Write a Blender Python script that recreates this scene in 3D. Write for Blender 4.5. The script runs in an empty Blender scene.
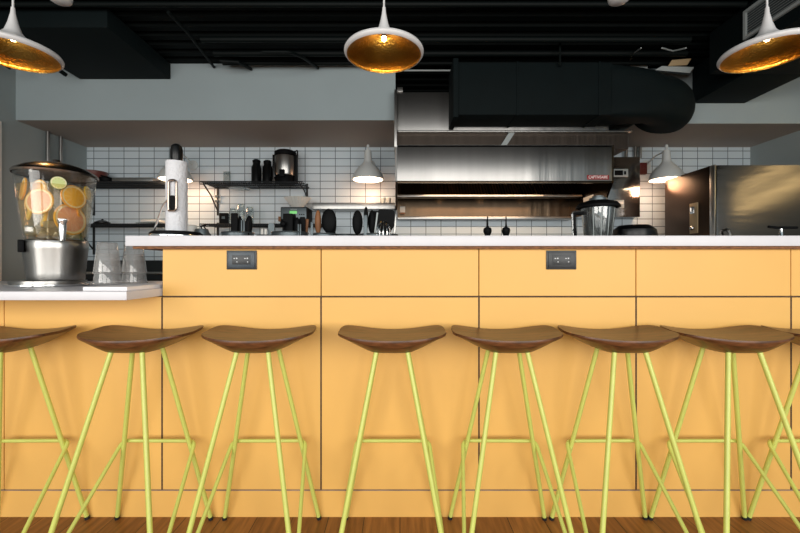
import bpy, bmesh, math, random
from mathutils import Vector, Matrix
random.seed(7)
C = bpy.context.scene.collection
PI = math.pi
F = 400.0                 # focal length in pixels of an 800 px wide picture
EYE = 0.95                # camera height
def W(px, py, d):         # photo pixel seen at depth d -> point in the room
    return Vector(((px - 400) / F * d, d, EYE + (266.5 - py) / F * d))

# ------------------------------------------------------------------ materials
def srgb(h):
    h = h.lstrip('#')
    v = [int(h[i:i + 2], 16) / 255 for i in (0, 2, 4)]
    return tuple((c / 12.92 if c <= 0.04045 else ((c + 0.055) / 1.055) ** 2.4) for c in v) + (1,)
def nt(name):
    m = bpy.data.materials.new(name); m.use_nodes = True
    t = m.node_tree; b = t.nodes['Principled BSDF']
    return m, t, b
def mat(name, col, rough=.5, metal=0, var=.0, scale=8, bump=0, bscale=60, stretch=(1, 1, 1), spec=None, emit=None, estr=0):
    m, t, b = nt(name)
    c = srgb(col)
    b.inputs['Base Color'].default_value = c
    b.inputs['Roughness'].default_value = rough
    b.inputs['Metallic'].default_value = metal
    if spec is not None: b.inputs['Specular IOR Level'].default_value = spec
    tc = t.nodes.new('ShaderNodeTexCoord'); mp = t.nodes.new('ShaderNodeMapping')
    mp.inputs['Scale'].default_value = stretch
    t.links.new(tc.outputs['Object'], mp.inputs['Vector'])
    if var:
        n = t.nodes.new('ShaderNodeTexNoise'); n.inputs['Scale'].default_value = scale; n.inputs['Detail'].default_value = 5
        t.links.new(mp.outputs['Vector'], n.inputs['Vector'])
        r = t.nodes.new('ShaderNodeValToRGB')
        r.color_ramp.elements[0].position = .3; r.color_ramp.elements[1].position = .72
        r.color_ramp.elements[0].color = tuple(x * (1 - var) for x in c[:3]) + (1,)
        r.color_ramp.elements[1].color = tuple(min(1, x * (1 + var)) for x in c[:3]) + (1,)
        t.links.new(n.outputs['Fac'], r.inputs['Fac']); t.links.new(r.outputs['Color'], b.inputs['Base Color'])
    if bump:
        n2 = t.nodes.new('ShaderNodeTexNoise'); n2.inputs['Scale'].default_value = bscale; n2.inputs['Detail'].default_value = 3
        t.links.new(mp.outputs['Vector'], n2.inputs['Vector'])
        bp = t.nodes.new('ShaderNodeBump'); bp.inputs['Strength'].default_value = bump; bp.inputs['Distance'].default_value = .02
        t.links.new(n2.outputs['Fac'], bp.inputs['Height']); t.links.new(bp.outputs['Normal'], b.inputs['Normal'])
    if emit:
        b.inputs['Emission Color'].default_value = srgb(emit); b.inputs['Emission Strength'].default_value = estr
    return m
def clear(name, tint, gloss=.12, haze=0., hazecol='#ffffff', rough=.05):
    m = bpy.data.materials.new(name); m.use_nodes = True; t = m.node_tree
    t.nodes.remove(t.nodes['Principled BSDF']); out = t.nodes['Material Output']
    tr = t.nodes.new('ShaderNodeBsdfTransparent'); tr.inputs['Color'].default_value = srgb(tint)
    gl = t.nodes.new('ShaderNodeBsdfGlossy'); gl.inputs['Roughness'].default_value = rough
    lw = t.nodes.new('ShaderNodeLayerWeight'); lw.inputs['Blend'].default_value = .25
    ma = t.nodes.new('ShaderNodeMath'); ma.operation = 'MULTIPLY_ADD'; ma.inputs[1].default_value = .55; ma.inputs[2].default_value = gloss * .3
    t.links.new(lw.outputs['Facing'], ma.inputs[0])
    mx = t.nodes.new('ShaderNodeMixShader'); t.links.new(ma.outputs[0], mx.inputs[0])
    base = tr
    if haze:
        df = t.nodes.new('ShaderNodeBsdfDiffuse'); df.inputs['Color'].default_value = srgb(hazecol)
        tl = t.nodes.new('ShaderNodeBsdfTranslucent'); tl.inputs['Color'].default_value = srgb(hazecol)
        ad = t.nodes.new('ShaderNodeMixShader'); ad.inputs[0].default_value = .5
        t.links.new(df.outputs[0], ad.inputs[1]); t.links.new(tl.outputs[0], ad.inputs[2])
        m2 = t.nodes.new('ShaderNodeMixShader'); m2.inputs[0].default_value = haze
        t.links.new(tr.outputs[0], m2.inputs[1]); t.links.new(ad.outputs[0], m2.inputs[2]); base = m2
    t.links.new(base.outputs[0], mx.inputs[1]); t.links.new(gl.outputs[0], mx.inputs[2])
    t.links.new(mx.outputs[0], out.inputs['Surface'])
    return m

M = {}
M['yellow'] = mat('yellow_laminate', '#e9b665', .42, var=.035, scale=3, spec=.35)
M['joint'] = mat('joint_edge', '#4b3526', .8, var=.5, scale=14, stretch=(3, 1, 9))
M['joint_pale'] = mat('joint_pale_edge', '#8d7767', .7, var=.3, scale=14)
M['ply'] = mat('plywood_edge', '#7a4f2c', .7, var=.5, scale=18, stretch=(3, 1, 12))
M['gap'] = mat('dark_gap', '#2e1d14', .9)
M['white_stone'] = mat('white_stone', '#d6d5da', .32, var=.02, scale=20)
M['white_board'] = mat('white_board', '#eceaec', .4)
M['lime'] = mat('lime_enamel', '#cbd16b', .35, var=.04, scale=20)
M['rubber'] = mat('black_rubber', '#141414', .7)
M['black'] = mat('black_plastic', '#07080a', .6, var=.1, spec=.12)
M['black_gloss'] = mat('black_gloss', '#08090b', .3, spec=.3)
M['black_wire'] = mat('black_wire', '#15181b', .5)
M['iron'] = mat('black_duct_paint', '#061214', .75, spec=.2, var=.12, scale=5)
M['deck'] = mat('black_deck_paint', '#040a0a', .7, spec=.12, var=.2, scale=6)
M['pipe'] = mat('black_pipe_paint', '#060e0e', .6, spec=.2)
M['chrome'] = mat('chrome', '#e6e6e6', .12, 1)
M['steel'] = mat('brushed_steel', '#a5a3a0', .3, 1, var=.06, scale=6, stretch=(6, 6, .4), bump=.12, bscale=3)
M['steel_lid'] = mat('bronze_steel_lid', '#a99c92', .25, 1)
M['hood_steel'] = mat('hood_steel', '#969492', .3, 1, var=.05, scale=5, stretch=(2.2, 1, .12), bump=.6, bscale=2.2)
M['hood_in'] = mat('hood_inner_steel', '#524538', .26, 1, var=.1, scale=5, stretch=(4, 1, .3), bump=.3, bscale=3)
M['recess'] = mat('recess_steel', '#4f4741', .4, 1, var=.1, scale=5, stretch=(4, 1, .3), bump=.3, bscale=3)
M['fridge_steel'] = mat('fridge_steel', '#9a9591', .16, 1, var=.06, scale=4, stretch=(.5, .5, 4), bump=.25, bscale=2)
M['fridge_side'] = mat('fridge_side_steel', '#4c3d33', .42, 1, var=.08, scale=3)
M['lamp_white'] = mat('white_enamel', '#d9d9da', .35)
M['shade_grey'] = mat('pale_grey_enamel', '#cfd2d1', .4)
M['wall_paint'] = mat('grey_wall_paint', '#a3b0b4', .8, var=.03, scale=2)
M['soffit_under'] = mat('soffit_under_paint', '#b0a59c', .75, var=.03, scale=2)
M['side_paint'] = mat('side_wall_paint', '#98a2a3', .8, var=.03, scale=2)
M['upper_dark'] = mat('upper_dark_paint', '#0b1112', .9)
M['paper'] = mat('paper_towel_white', '#dcdde2', .9, bump=.35, bscale=90)
M['white_plain'] = mat('white_plastic', '#e6e3dd', .5)
M['wood_handle'] = mat('wood_utensil', '#8a5a36', .6, var=.2, scale=10)
M['red'] = mat('alarm_red', '#5c1210', .45)
M['badge_red'] = mat('badge_red', '#a01f22', .4)
M['badge_white'] = mat('badge_white', '#f2ece8', .5, emit='#f2ece8', estr=.15)
M['maroon'] = mat('maroon_bowl', '#6d3b35', .4)
M['screen'] = mat('green_screen', '#50a050', .4, emit='#7fd47a', estr=.7)
M['grille'] = mat('grille_grey', '#a9b0b0', .5)
M['bulb'] = mat('bulb_glow', '#fff3d8', .4, emit='#ffe3b0', estr=22)
M['bulb_soft'] = mat('bulb_glow_soft', '#fff3d8', .4, emit='#ffe9c4', estr=9)
M['beige'] = mat('beige_box', '#b59c78', .6)
M['outlet_dark'] = mat('outlet_black', '#11161b', .35)
M['outlet_plate'] = mat('outlet_plate_slate', '#2b3842', .32)
M['outlet_pin'] = mat('outlet_contact', '#c9ccce', .4)
M['orange_peel'] = mat('orange_peel', '#f8ac24', .5)
M['grape_peel'] = mat('grapefruit_peel', '#f2b83a', .5)
M['lemon_peel'] = mat('lemon_peel', '#e8c22a', .5)
M['lime_peel'] = mat('lime_peel', '#5f8a2c', .5)
M['cuke_peel'] = mat('cucumber_peel', '#3c4d22', .5)
def citrus(name, flesh, pith, segs=10):
    m, t, b = nt(name)
    tc = t.nodes.new('ShaderNodeTexCoord'); sp = t.nodes.new('ShaderNodeSeparateXYZ'); t.links.new(tc.outputs['Object'], sp.inputs[0])
    at = t.nodes.new('ShaderNodeMath'); at.operation = 'ARCTAN2'; t.links.new(sp.outputs[1], at.inputs[0]); t.links.new(sp.outputs[0], at.inputs[1])
    mu = t.nodes.new('ShaderNodeMath'); mu.operation = 'MULTIPLY'; mu.inputs[1].default_value = segs; t.links.new(at.outputs[0], mu.inputs[0])
    co = t.nodes.new('ShaderNodeMath'); co.operation = 'COSINE'; t.links.new(mu.outputs[0], co.inputs[0])
    r = t.nodes.new('ShaderNodeValToRGB')
    r.color_ramp.elements[0].position = .86; r.color_ramp.elements[0].color = srgb(flesh)
    r.color_ramp.elements[1].position = 1.; r.color_ramp.elements[1].color = srgb(pith)
    t.links.new(co.outputs[0], r.inputs['Fac']); t.links.new(r.outputs['Color'], b.inputs['Base Color']); b.inputs['Roughness'].default_value = .35
    return m
M['orange_flesh'] = citrus('orange_flesh', '#ffc02e', '#ffdd80')
M['grape_flesh'] = citrus('grapefruit_flesh', '#f7b59c', '#fbd3bd', 12)
M['lemon_flesh'] = citrus('lemon_flesh', '#ffdf5a', '#fff0a0')
M['lime_flesh'] = citrus('lime_flesh', '#dbe79a', '#f2f6cf')
M['cuke_flesh'] = citrus('cucumber_flesh', '#7d8447', '#9aa060', 6)
M['pith'] = mat('citrus_pith', '#fff3d2', .5)
M['tank'] = clear('clear_tank', '#fafaf8', .12)
M['water'] = clear('fruit_water', '#fff8e6', .0, .14, '#f7dc94')
M['ice'] = clear('ice_clear', '#f2f2ee', .4, .3, '#e8e6da')
M['cup'] = clear('clear_cup', '#f8f7f6', .25, .26, '#f2f1ef')
M['glass'] = clear('clear_glass', '#e8eeee', .4, .06)
M['jar'] = clear('blender_jar_clear', '#cfd2d2', .5, .12, '#c9cccc')
M['filter_paper'] = mat('filter_paper', '#d8d6d0', .8)
M['basin_grey'] = mat('tray_grey', '#5b6468', .4, .6)
M['black_counter'] = mat('black_equipment', '#15191b', .35, .2)

# gold hammered shade interior
m, t, b = nt('hammered_gold'); M['gold'] = m
b.inputs['Base Color'].default_value = srgb('#caa050'); b.inputs['Metallic'].default_value = 1; b.inputs['Roughness'].default_value = .3
tc = t.nodes.new('ShaderNodeTexCoord'); v = t.nodes.new('ShaderNodeTexVoronoi'); v.inputs['Scale'].default_value = 95
t.links.new(tc.outputs['Object'], v.inputs['Vector']); bp = t.nodes.new('ShaderNodeBump'); bp.inputs['Strength'].default_value = .45; bp.inputs['Distance'].default_value = .004
t.links.new(v.outputs['Distance'], bp.inputs['Height']); t.links.new(bp.outputs['Normal'], b.inputs['Normal'])

# walnut
def wood(name, dark, light, sc, stretch, rough):
    m, t, b = nt(name)
    tc = t.nodes.new('ShaderNodeTexCoord'); mp = t.nodes.new('ShaderNodeMapping'); mp.inputs['Scale'].default_value = stretch
    t.links.new(tc.outputs['Object'], mp.inputs['Vector'])
    n = t.nodes.new('ShaderNodeTexNoise'); n.inputs['Scale'].default_value = sc; n.inputs['Detail'].default_value = 7; n.inputs['Distortion'].default_value = .6
    t.links.new(mp.outputs['Vector'], n.inputs['Vector'])
    r = t.nodes.new('ShaderNodeValToRGB'); r.color_ramp.elements[0].position = .32; r.color_ramp.elements[1].position = .7
    r.color_ramp.elements[0].color = srgb(dark); r.color_ramp.elements[1].color = srgb(light)
    t.links.new(n.outputs['Fac'], r.inputs['Fac']); t.links.new(r.outputs['Color'], b.inputs['Base Color'])
    b.inputs['Roughness'].default_value = rough
    return m
M['walnut'] = wood('walnut_seat', '#3a2110', '#75482a', 9, (1.2, 7, 7), .38)
M['walnut2'] = wood('walnut_seat_light', '#462a15', '#7f5230', 8, (1.2, 8, 8), .4)

# floor planks running away from the camera
m, t, b = nt('oak_floor'); M['floor'] = m
tc = t.nodes.new('ShaderNodeTexCoord'); sp = t.nodes.new('ShaderNodeSeparateXYZ'); t.links.new(tc.outputs['Object'], sp.inputs[0])
cb = t.nodes.new('ShaderNodeCombineXYZ'); t.links.new(sp.outputs[1], cb.inputs[0]); t.links.new(sp.outputs[0], cb.inputs[1])
bk = t.nodes.new('ShaderNodeTexBrick'); bk.inputs['Scale'].default_value = 1; bk.inputs['Brick Width'].default_value = 1.4; bk.inputs['Row Height'].default_value = .135
bk.inputs['Mortar Size'].default_value = .0016; bk.offset = .37
bk.inputs['Color1'].default_value = srgb('#a3703a'); bk.inputs['Color2'].default_value = srgb('#8a5a2c'); bk.inputs['Mortar'].default_value = srgb('#3a1f0e')
t.links.new(cb.outputs[0], bk.inputs['Vector'])
mp = t.nodes.new('ShaderNodeMapping'); mp.inputs['Scale'].default_value = (14, 1.2, 1); t.links.new(tc.outputs['Object'], mp.inputs['Vector'])
n = t.nodes.new('ShaderNodeTexNoise'); n.inputs['Scale'].default_value = 4; n.inputs['Detail'].default_value = 6; t.links.new(mp.outputs['Vector'], n.inputs['Vector'])
r = t.nodes.new('ShaderNodeValToRGB'); r.color_ramp.elements[0].position = .35; r.color_ramp.elements[1].position = .7
r.color_ramp.elements[0].color = (.55, .5, .45, 1); r.color_ramp.elements[1].color = (1.1, 1.1, 1.1, 1); t.links.new(n.outputs['Fac'], r.inputs['Fac'])
mx = t.nodes.new('ShaderNodeMix'); mx.data_type = 'RGBA'; mx.blend_type = 'MULTIPLY'; mx.inputs[0].default_value = 1
t.links.new(bk.outputs['Color'], mx.inputs[6]); t.links.new(r.outputs['Color'], mx.inputs[7]); t.links.new(mx.outputs[2], b.inputs['Base Color']); b.inputs['Roughness'].default_value = .45

# stacked white wall tile, 20 x 10 cm
m, t, b = nt('stacked_wall_tile'); M['tile'] = m
tc = t.nodes.new('ShaderNodeTexCoord'); sp = t.nodes.new('ShaderNodeSeparateXYZ'); t.links.new(tc.outputs['Object'], sp.inputs[0])
ax = t.nodes.new('ShaderNodeMath'); ax.operation = 'ADD'; ax.inputs[1].default_value = 10 - .143; t.links.new(sp.outputs[0], ax.inputs[0])
az = t.nodes.new('ShaderNodeMath'); az.operation = 'ADD'; az.inputs[1].default_value = 2 - .08; t.links.new(sp.outputs[2], az.inputs[0])
cb = t.nodes.new('ShaderNodeCombineXYZ'); t.links.new(ax.outputs[0], cb.inputs[0]); t.links.new(az.outputs[0], cb.inputs[1])
bk = t.nodes.new('ShaderNodeTexBrick'); bk.offset = 0; bk.squash = 1; bk.inputs['Scale'].default_value = 1; bk.inputs['Brick Width'].default_value = .2; bk.inputs['Row Height'].default_value = .1
bk.inputs['Mortar Size'].default_value = .0045; bk.inputs['Mortar Smooth'].default_value = .1
bk.inputs['Color1'].default_value = srgb('#d2dde4'); bk.inputs['Color2'].default_value = srgb('#cbd7df'); bk.inputs['Mortar'].default_value = srgb('#56666e')
t.links.new(cb.outputs[0], bk.inputs['Vector']); t.links.new(bk.outputs['Color'], b.inputs['Base Color']); b.inputs['Roughness'].default_value = .3

# ------------------------------------------------------------------ mesh building
class MB:
    def __init__(self): self.bm = bmesh.new()
    def box(self, x0, x1, y0, y1, z0, z1, bev=0, seg=2):
        vs = [self.bm.verts.new((x, y, z)) for x in (x0, x1) for y in (y0, y1) for z in (z0, z1)]
        q = [(0, 1, 3, 2), (4, 6, 7, 5), (0, 4, 5, 1), (2, 3, 7, 6), (0, 2, 6, 4), (1, 5, 7, 3)]
        fs = [self.bm.faces.new([vs[i] for i in f]) for f in q]
        if bev:
            es = list({e for f in fs for e in f.edges})
            bmesh.ops.bevel(self.bm, geom=es, offset=bev, segments=seg, affect='EDGES', profile=.6)
        return self
    def lathe(self, prof, seg=32, c=(0, 0, 0), axis='z', caps=True, sx=1, sy=1):
        rings = []
        for r, z in prof:
            ring = []
            for i in range(seg):
                a = 2 * PI * i / seg
                u, v = r * math.cos(a) * sx, r * math.sin(a) * sy
                p = (u, v, z) if axis == 'z' else ((u, z, v) if axis == 'y' else (z, u, v))
                ring.append(self.bm.verts.new((p[0] + c[0], p[1] + c[1], p[2] + c[2])))
            rings.append(ring)
        for a, b2 in zip(rings, rings[1:]):
            for i in range(seg):
                j = (i + 1) % seg
                self.bm.faces.new((a[i], a[j], b2[j], b2[i]))
        if caps:
            for ring, flip in ((rings[0], True), (rings[-1], False)):
                self.bm.faces.new(ring[::-1] if flip else ring)
        return self
    def loft(self, rings, cap=True):
        R = [[self.bm.verts.new(p) for p in ring] for ring in rings]; n = len(R[0])
        for a, b2 in zip(R, R[1:]):
            for i in range(n):
                j = (i + 1) % n; self.bm.faces.new((a[i], a[j], b2[j], b2[i]))
        if cap: self.bm.faces.new(R[0][::-1]); self.bm.faces.new(R[-1])
        return self
    def tube(self, pts, r, seg=10, r2=None, bend=0):
        pts = [Vector(p) for p in pts]
        if bend:
            out = [pts[0]]
            for i in range(1, len(pts) - 1):
                a, p, c = pts[i - 1], pts[i], pts[i + 1]
                d1, d2 = (a - p).normalized() * bend, (c - p).normalized() * bend
                for k in range(6):
                    s = k / 5; out.append((p + d1) * (1 - s) ** 2 + p * 2 * s * (1 - s) + (p + d2) * s * s)
            pts = out + [pts[-1]]
        rings = []; up = None
        for i, p in enumerate(pts):
            d = (pts[min(i + 1, len(pts) - 1)] - pts[max(i - 1, 0)]).normalized()
            if up is None:
                up = Vector((0, 0, 1)) if abs(d.z) < .9 else Vector((1, 0, 0))
            u = d.cross(up).normalized(); w = u.cross(d).normalized(); up = w
            rr = r if r2 is None else r + (r2 - r) * i / (len(pts) - 1)
            rings.append([p + (u * math.cos(2 * PI * k / seg) + w * math.sin(2 * PI * k / seg)) * rr for k in range(seg)])
        return self.loft(rings)
    def prism(self, poly, lo, hi, axis='x'):
        def P(a, b2, h): return (h, a, b2) if axis == 'x' else ((a, h, b2) if axis == 'y' else (a, b2, h))
        return self.loft([[P(a, b2, lo) for a, b2 in poly], [P(a, b2, hi) for a, b2 in poly]])
    def ball(self, c, r, sc=(1, 1, 1), u=20, v=12):
        mtx = Matrix.Translation(c) @ Matrix.Diagonal((sc[0], sc[1], sc[2], 1))
        bmesh.ops.create_uvsphere(self.bm, u_segments=u, v_segments=v, radius=r, matrix=mtx); return self
    def build(self, name, material, parent=None, ang=35, **kw):
        bmesh.ops.recalc_face_normals(self.bm, faces=self.bm.faces)
        me = bpy.data.meshes.new(name); self.bm.to_mesh(me); self.bm.free()
        me.shade_smooth(); me.set_sharp_from_angle(angle=math.radians(ang))
        me.materials.append(M[material] if isinstance(material, str) else material)
        o = bpy.data.objects.new(name, me); C.objects.link(o)
        if parent is not None: o.parent = parent
        for k, v2 in kw.items(): o[k] = v2
        return o
def tag(o, label, cat, group=None):
    o['label'] = label; o['category'] = cat
    if group: o['group'] = group
    return o
def thing(name, label, cat, loc=(0, 0, 0), rz=0, group=None):
    o = bpy.data.objects.new(name, None); C.objects.link(o); o.location = loc; o.rotation_euler = (0, 0, rz); o.empty_display_size = .1
    return tag(o, label, cat, group)
def copy_tree(root, loc, rz=0, label=None, cat=None, group=None):
    r = root.copy(); C.objects.link(r); r.location = loc; r.rotation_euler = (0, 0, rz)
    if label: r['label'] = label
    for ch in list(root.children):
        c = ch.copy(); C.objects.link(c); c.parent = r
        for g in ch.children:
            d = g.copy(); C.objects.link(d); d.parent = c
    return r
def light(name, kind, loc, energy, col, size=.1, sy=None, rot=None, **kw):
    l = bpy.data.lights.new(name, kind); l.energy = energy; l.color = col
    if kind == 'AREA':
        l.size = size
        if sy: l.shape = 'RECTANGLE'; l.size_y = sy
    else: l.shadow_soft_size = size
    if kind == 'SPOT': l.spot_size = kw.get('cone', 2.4); l.spot_blend = .6
    o = bpy.data.objects.new(name, l); C.objects.link(o); o.location = loc
    if rot: o.rotation_euler = rot
    return o

# ------------------------------------------------------------------ the room
BW = 5.3; XL, XR = -4.15, 4.64; SZ = 2.53; DECK = 3.14
S = dict(kind='structure')
MB().box(-6, 6, -4, 6, -.06, 0).build('floor', 'floor', **S)
MB().box(XL - .3, XR + .3, BW, BW + .12, 0, SZ + .02).build('wall_back', 'tile', **S)
MB().box(XL - .3, XR + .3, BW, BW + .12, SZ + .02, 3.5).build('wall_back_upper', 'upper_dark', **S)
MB().box(XL - .12, XL, -1.0, BW + .1, 0, 3.5).build('wall_left', 'side_paint', **S)
MB().box(XR, XR + .12, 1.0, BW + .1, 0, 3.5).build('wall_right', 'side_paint', **S)
# corrugated black deck
b_ = MB(); poly = []; y = -1.0
while y < BW + .1:
    poly += [(y, DECK), (y + .07, DECK), (y + .085, DECK + .05), (y + .135, DECK + .05)]; y += .15
poly += [(y, DECK + .09), (-1.0, DECK + .09)]
R = [[Vector((x, a, z)) for a, z in poly] for x in (-6, 6)]
V = [[b_.bm.verts.new(p) for p in ring] for ring in R]
for i in range(len(poly) - 1): b_.bm.faces.new((V[0][i], V[0][i + 1], V[1][i + 1], V[1][i]))
b_.build('ceiling', 'deck', ang=20, **S)
# bulkheads over the kitchen: grey box with warmer underside
def bulkhead(name, x0, x1, y0):
    o = MB().box(x0, x1, y0, BW, SZ, DECK).build(name, 'wall_paint', **S)
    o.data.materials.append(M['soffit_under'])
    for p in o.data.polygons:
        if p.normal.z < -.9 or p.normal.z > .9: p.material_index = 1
    return o
bulkhead('wall_bulkhead_left', XL, -.05, 4.32)
bulkhead('wall_bulkhead_right', 2.6, XR, 4.42)
MB().box(XL, XL + .03, 3.9, 4.14, 0, 2.45, .004).build('trim_1', 'white_plain', **S)

# ------------------------------------------------------------------ bar counter
D = 1.515
bar = thing('bar_counter', 'long bar counter clad in square-jointed yellow panels under the white top', 'bar counter', (0, D, 0))
MB().box(-4.1, -.905, .02, .77, .02, .83).box(-.905, 4.0, .02, .33, .02, 1.0135).build('carcass', 'gap', bar)
G = .0035
xs = [-3.30, -2.70, -2.10, -1.50, -.901, -.299, .299, .894, 1.481, 2.08, 2.68, 3.28, 3.9]
for i in range(len(xs) - 1):
    a, c = xs[i] + G / 2, xs[i + 1] - G / 2
    MB().box(a, c, 0, .02, .105, .833 if xs[i] >= -.95 else .835, .0012, 1).build('panel', 'yellow', bar)
    if xs[i] >= -.95: MB().box(a, c, 0, .02, .8385, 1.0155, .0012, 1).build('panel', 'yellow', bar)
MB().box(-3.3, 3.9, 0, .02, 0, .1005, .0012, 1).build('kickboard', 'yellow', bar)
for i in range(4, len(xs)):          # dark core edge of each laminate board showing in the joints
    MB().box(xs[i] - .003, xs[i] + .003, -.0006, .018, .105, .833).build('joint_strip', 'joint', bar)
MB().box(-.9, 3.9, -.0006, .018, .8330, .8385).build('joint_strip', 'joint', bar)
MB().box(-3.3, 3.9, -.0006, .018, .1005, .105).build('joint_strip', 'joint_pale', bar)
ct = thing('countertop', 'long white stone countertop running over the yellow bar', 'countertop', (0, 0, 0))
MB().box(-1.021, 4.0, 1.485, 1.86, 1.026, 1.065, .003).build('slab', 'white_stone', ct)
MB().box(-1.0, 3.98, 1.497, 1.85, 1.016, 1.026).build('plywood_underlay', 'ply', ct)

# lower order counter at the left
sc_ = thing('order_counter_top', 'lower white counter slab under the fruit water dispenser', 'countertop', (0, 0, 0))
MB().box(-3.3, -.905, 1.324, 2.29, .838, .8675, .003).build('slab', 'white_stone', sc_)
tag(MB().box(-1.075, -.925, 1.355, 1.95, .8675, .881, .002).build('serving_board', 'white_board'), 'thin white board lying under the clear cups', 'board')

def outlet(px, dark, label):
    c = W(px, 260, D)
    o = thing('power_outlet', label, 'power outlet', (c.x, D, c.z), 0, 'outlets in the bar front')
    MB().box(-.057, .057, -.004, .0, -.036, .036, .002).build('back_box', 'outlet_dark', o)
    MB().box(-.05, .05, -.0075, -.003, -.030, .030, .002).build('cover_plate', 'outlet_plate' if not dark else 'outlet_dark', o)
    MB().box(-.034, .034, -.0095, -.006, -.017, .017, .001).build('socket_face', 'outlet_dark', o)
    for cx in (-.02, .02):
        MB().box(cx - .008, cx - .002, -.0102, -.009, .004, .007).build('contact', 'outlet_pin', o)
        MB().box(cx + .003, cx + .007, -.0102, -.009, -.009, -.0055).build('contact', 'outlet_pin', o)
        MB().lathe([(.0028, -.0102), (.0028, -.009)], 10, (cx + .004, 0, .006), 'y').build('contact', 'outlet_pin', o)
    return o
outlet(242, False, 'slate power outlet in the yellow panel below the white slab near its left end')
outlet(561, True, 'black power outlet in the yellow panel right of the middle stools')

# ------------------------------------------------------------------ bar stools
HW, HD, SY = .1825, .122, .042
def sup(a, n=2.7):
    c, s = math.cos(a), math.sin(a)
    k = (abs(c) ** n + abs(s) ** n) ** (-1 / n)
    return c * k, s * k
def seat_mesh():
    m = MB(); N, K = 64, 12
    def top(x, y):
        u, v2 = x / HW, y / HD
        return .7175 + .0118 * abs(u) ** 2 * (1 + 1.15 * max(0, v2))
    def bot(x, y, rho):
        u = abs(x) / HW
        base = .664 + .050 * max(0, (u - .3) / .7) ** 1.15 + .006 * (y / HD) ** 2
        e = max(0, 1 - rho ** 5)
        return (top(x, y) - .009) * (1 - e) + base * e
    def pt(rho, k):
        a = 2 * PI * k / N; x, y = sup(a, 3.9 if math.sin(a) > 0 else 2.35)
        return x * HW * rho, y * HD * rho - .006 + .012 * max(0, y) * rho * x * x * rho
    tops = [[m.bm.verts.new((*pt(i / K, k), top(*pt(i / K, k)))) for k in range(N)] for i in range(1, K + 1)]
    edge = [m.bm.verts.new((pt(1, k)[0] * 1.006, pt(1, k)[1] * 1.008, top(*pt(1, k)) - .005)) for k in range(N)]
    bots = [[m.bm.verts.new((*pt(i / K, k), bot(*pt(i / K, k), i / K))) for k in range(N)] for i in range(K, 0, -1)]
    seq = tops + [edge] + bots
    for a, c in zip(seq, seq[1:]):
        for k in range(N):
            j = (k + 1) % N; m.bm.faces.new((a[k], a[j], c[j], c[k]))
    ca = m.bm.verts.new((0, 0, top(0, 0))); cz = m.bm.verts.new((0, 0, bot(0, 0, 0)))
    for k in range(N):
        j = (k + 1) % N
        m.bm.faces.new((ca, tops[0][j], tops[0][k])); m.bm.faces.new((cz, bots[-1][k], bots[-1][j]))
    return m
LR = .0078
def make_stool():
    o = thing('bar_stool', '', 'bar stool', (0, 0, 0), 0, 'wooden bar stools along the yellow counter')
    st_ = seat_mesh().build('seat', 'walnut', o, ang=50); st_.location = (0, SY, 0)
    FY, RY = -.175, .172
    for sx in (-1, 1):
        for fy, ty in ((FY, -.03), (RY, .075)):
            a, c = Vector((sx * .1765, fy, .006)), Vector((sx * .0505, ty, .674))
            MB().tube([a, c], LR, 12).build('leg', 'lime', o)
            d = (c - a).normalized()
            MB().tube([a - d * .005 , a + d * .006], LR + .0008, 12).build('foot_cap', 'rubber', o)
    yb = RY - .097 * .45 + .0148
    MB().tube([(-.171, FY + .016, .018), (-.1335, yb, .3085), (.1335, yb, .3085), (.171, FY + .016, .018)], .0066, 12, bend=.022).build('footrest', 'lime', o)
    return o
proto = make_stool()
feet = [  # rear feet mid px, front feet mid px
    (41, -66, 'dark wooden bar stool cut by the picture edge beneath the fruit water dispenser'),
    (164, 88, 'lime-legged walnut bar stool standing before the panel joint beside the low counter'),
    (272.5, 237, 'walnut bar stool below the slate power outlet, third from the dispenser end'),
    (393, 392, 'walnut bar stool seen squarely head-on in the middle of the row'),
    (496.5, 526.8, 'walnut bar stool next on the right after the head-on middle one'),
    (598.5, 657.5, 'walnut bar stool just right of the black power outlet'),
    (697, 789, 'walnut bar stool whose splayed legs stand wholly below the fridge, last but one'),
    (795, 880, 'walnut bar stool mostly outside the picture at the far right end'),
]
for i, (rp, fp, lab) in enumerate(feet):
    rz = (0.012, -.01, .008, 0, -.012, .01, .0, .006)[i]
    loc = ((rp - 400) / F * 1.505, 1.330, 0)
    if i == 0: o = proto; o.location = loc; o.rotation_euler = (0, 0, rz)
    else: o = copy_tree(proto, loc, rz)
    o['label'] = lab

# ------------------------------------------------------------------ fruit water dispenser
dc = Vector((-1.46, 1.70, .892)); dist = math.hypot(dc.x, dc.y); th0 = math.atan2(dc.x, dc.y)
fwd = Vector((-dc.x, -dc.y, 0)).normalized()          # towards the viewer's side of the bar
rgt = Vector((fwd.y * -1, fwd.x, 0))
frz = math.atan2(-fwd.x, fwd.y) + PI                   # local -y faces fwd
st = thing('drip_stand', 'low round chrome stand holding up the drink dispenser', 'stand', (dc.x - .03, dc.y, .8675), frz)
MB().lathe([(.135, 0), (.142, .004), (.142, .010), (.13, .013), (.1, .013)], 40).build('base_ring', 'chrome', st)
MB().lathe([(.128, .013), (.128, .0235), (.06, .0245), (.0, .0245)], 40, caps=False).build('top_plate', 'steel', st)
dp = thing('drink_dispenser', 'clear drink dispenser of fruit water with steel base and dark domed lid', 'drink dispenser', tuple(dc), frz)
MB().lathe([(.094, 0), (.097, .006), (.098, .03), (.108, .13), (.1105, .15), (.107, .164), (.1, .170)], 56).build('base', 'steel', dp)
MB().lathe([(.104, .170), (.108, .19), (.124, .30), (.135, .432), (.138, .442), (.133, .442), (.130, .43)], 56, caps=False).build('tank', 'tank', dp)
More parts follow.
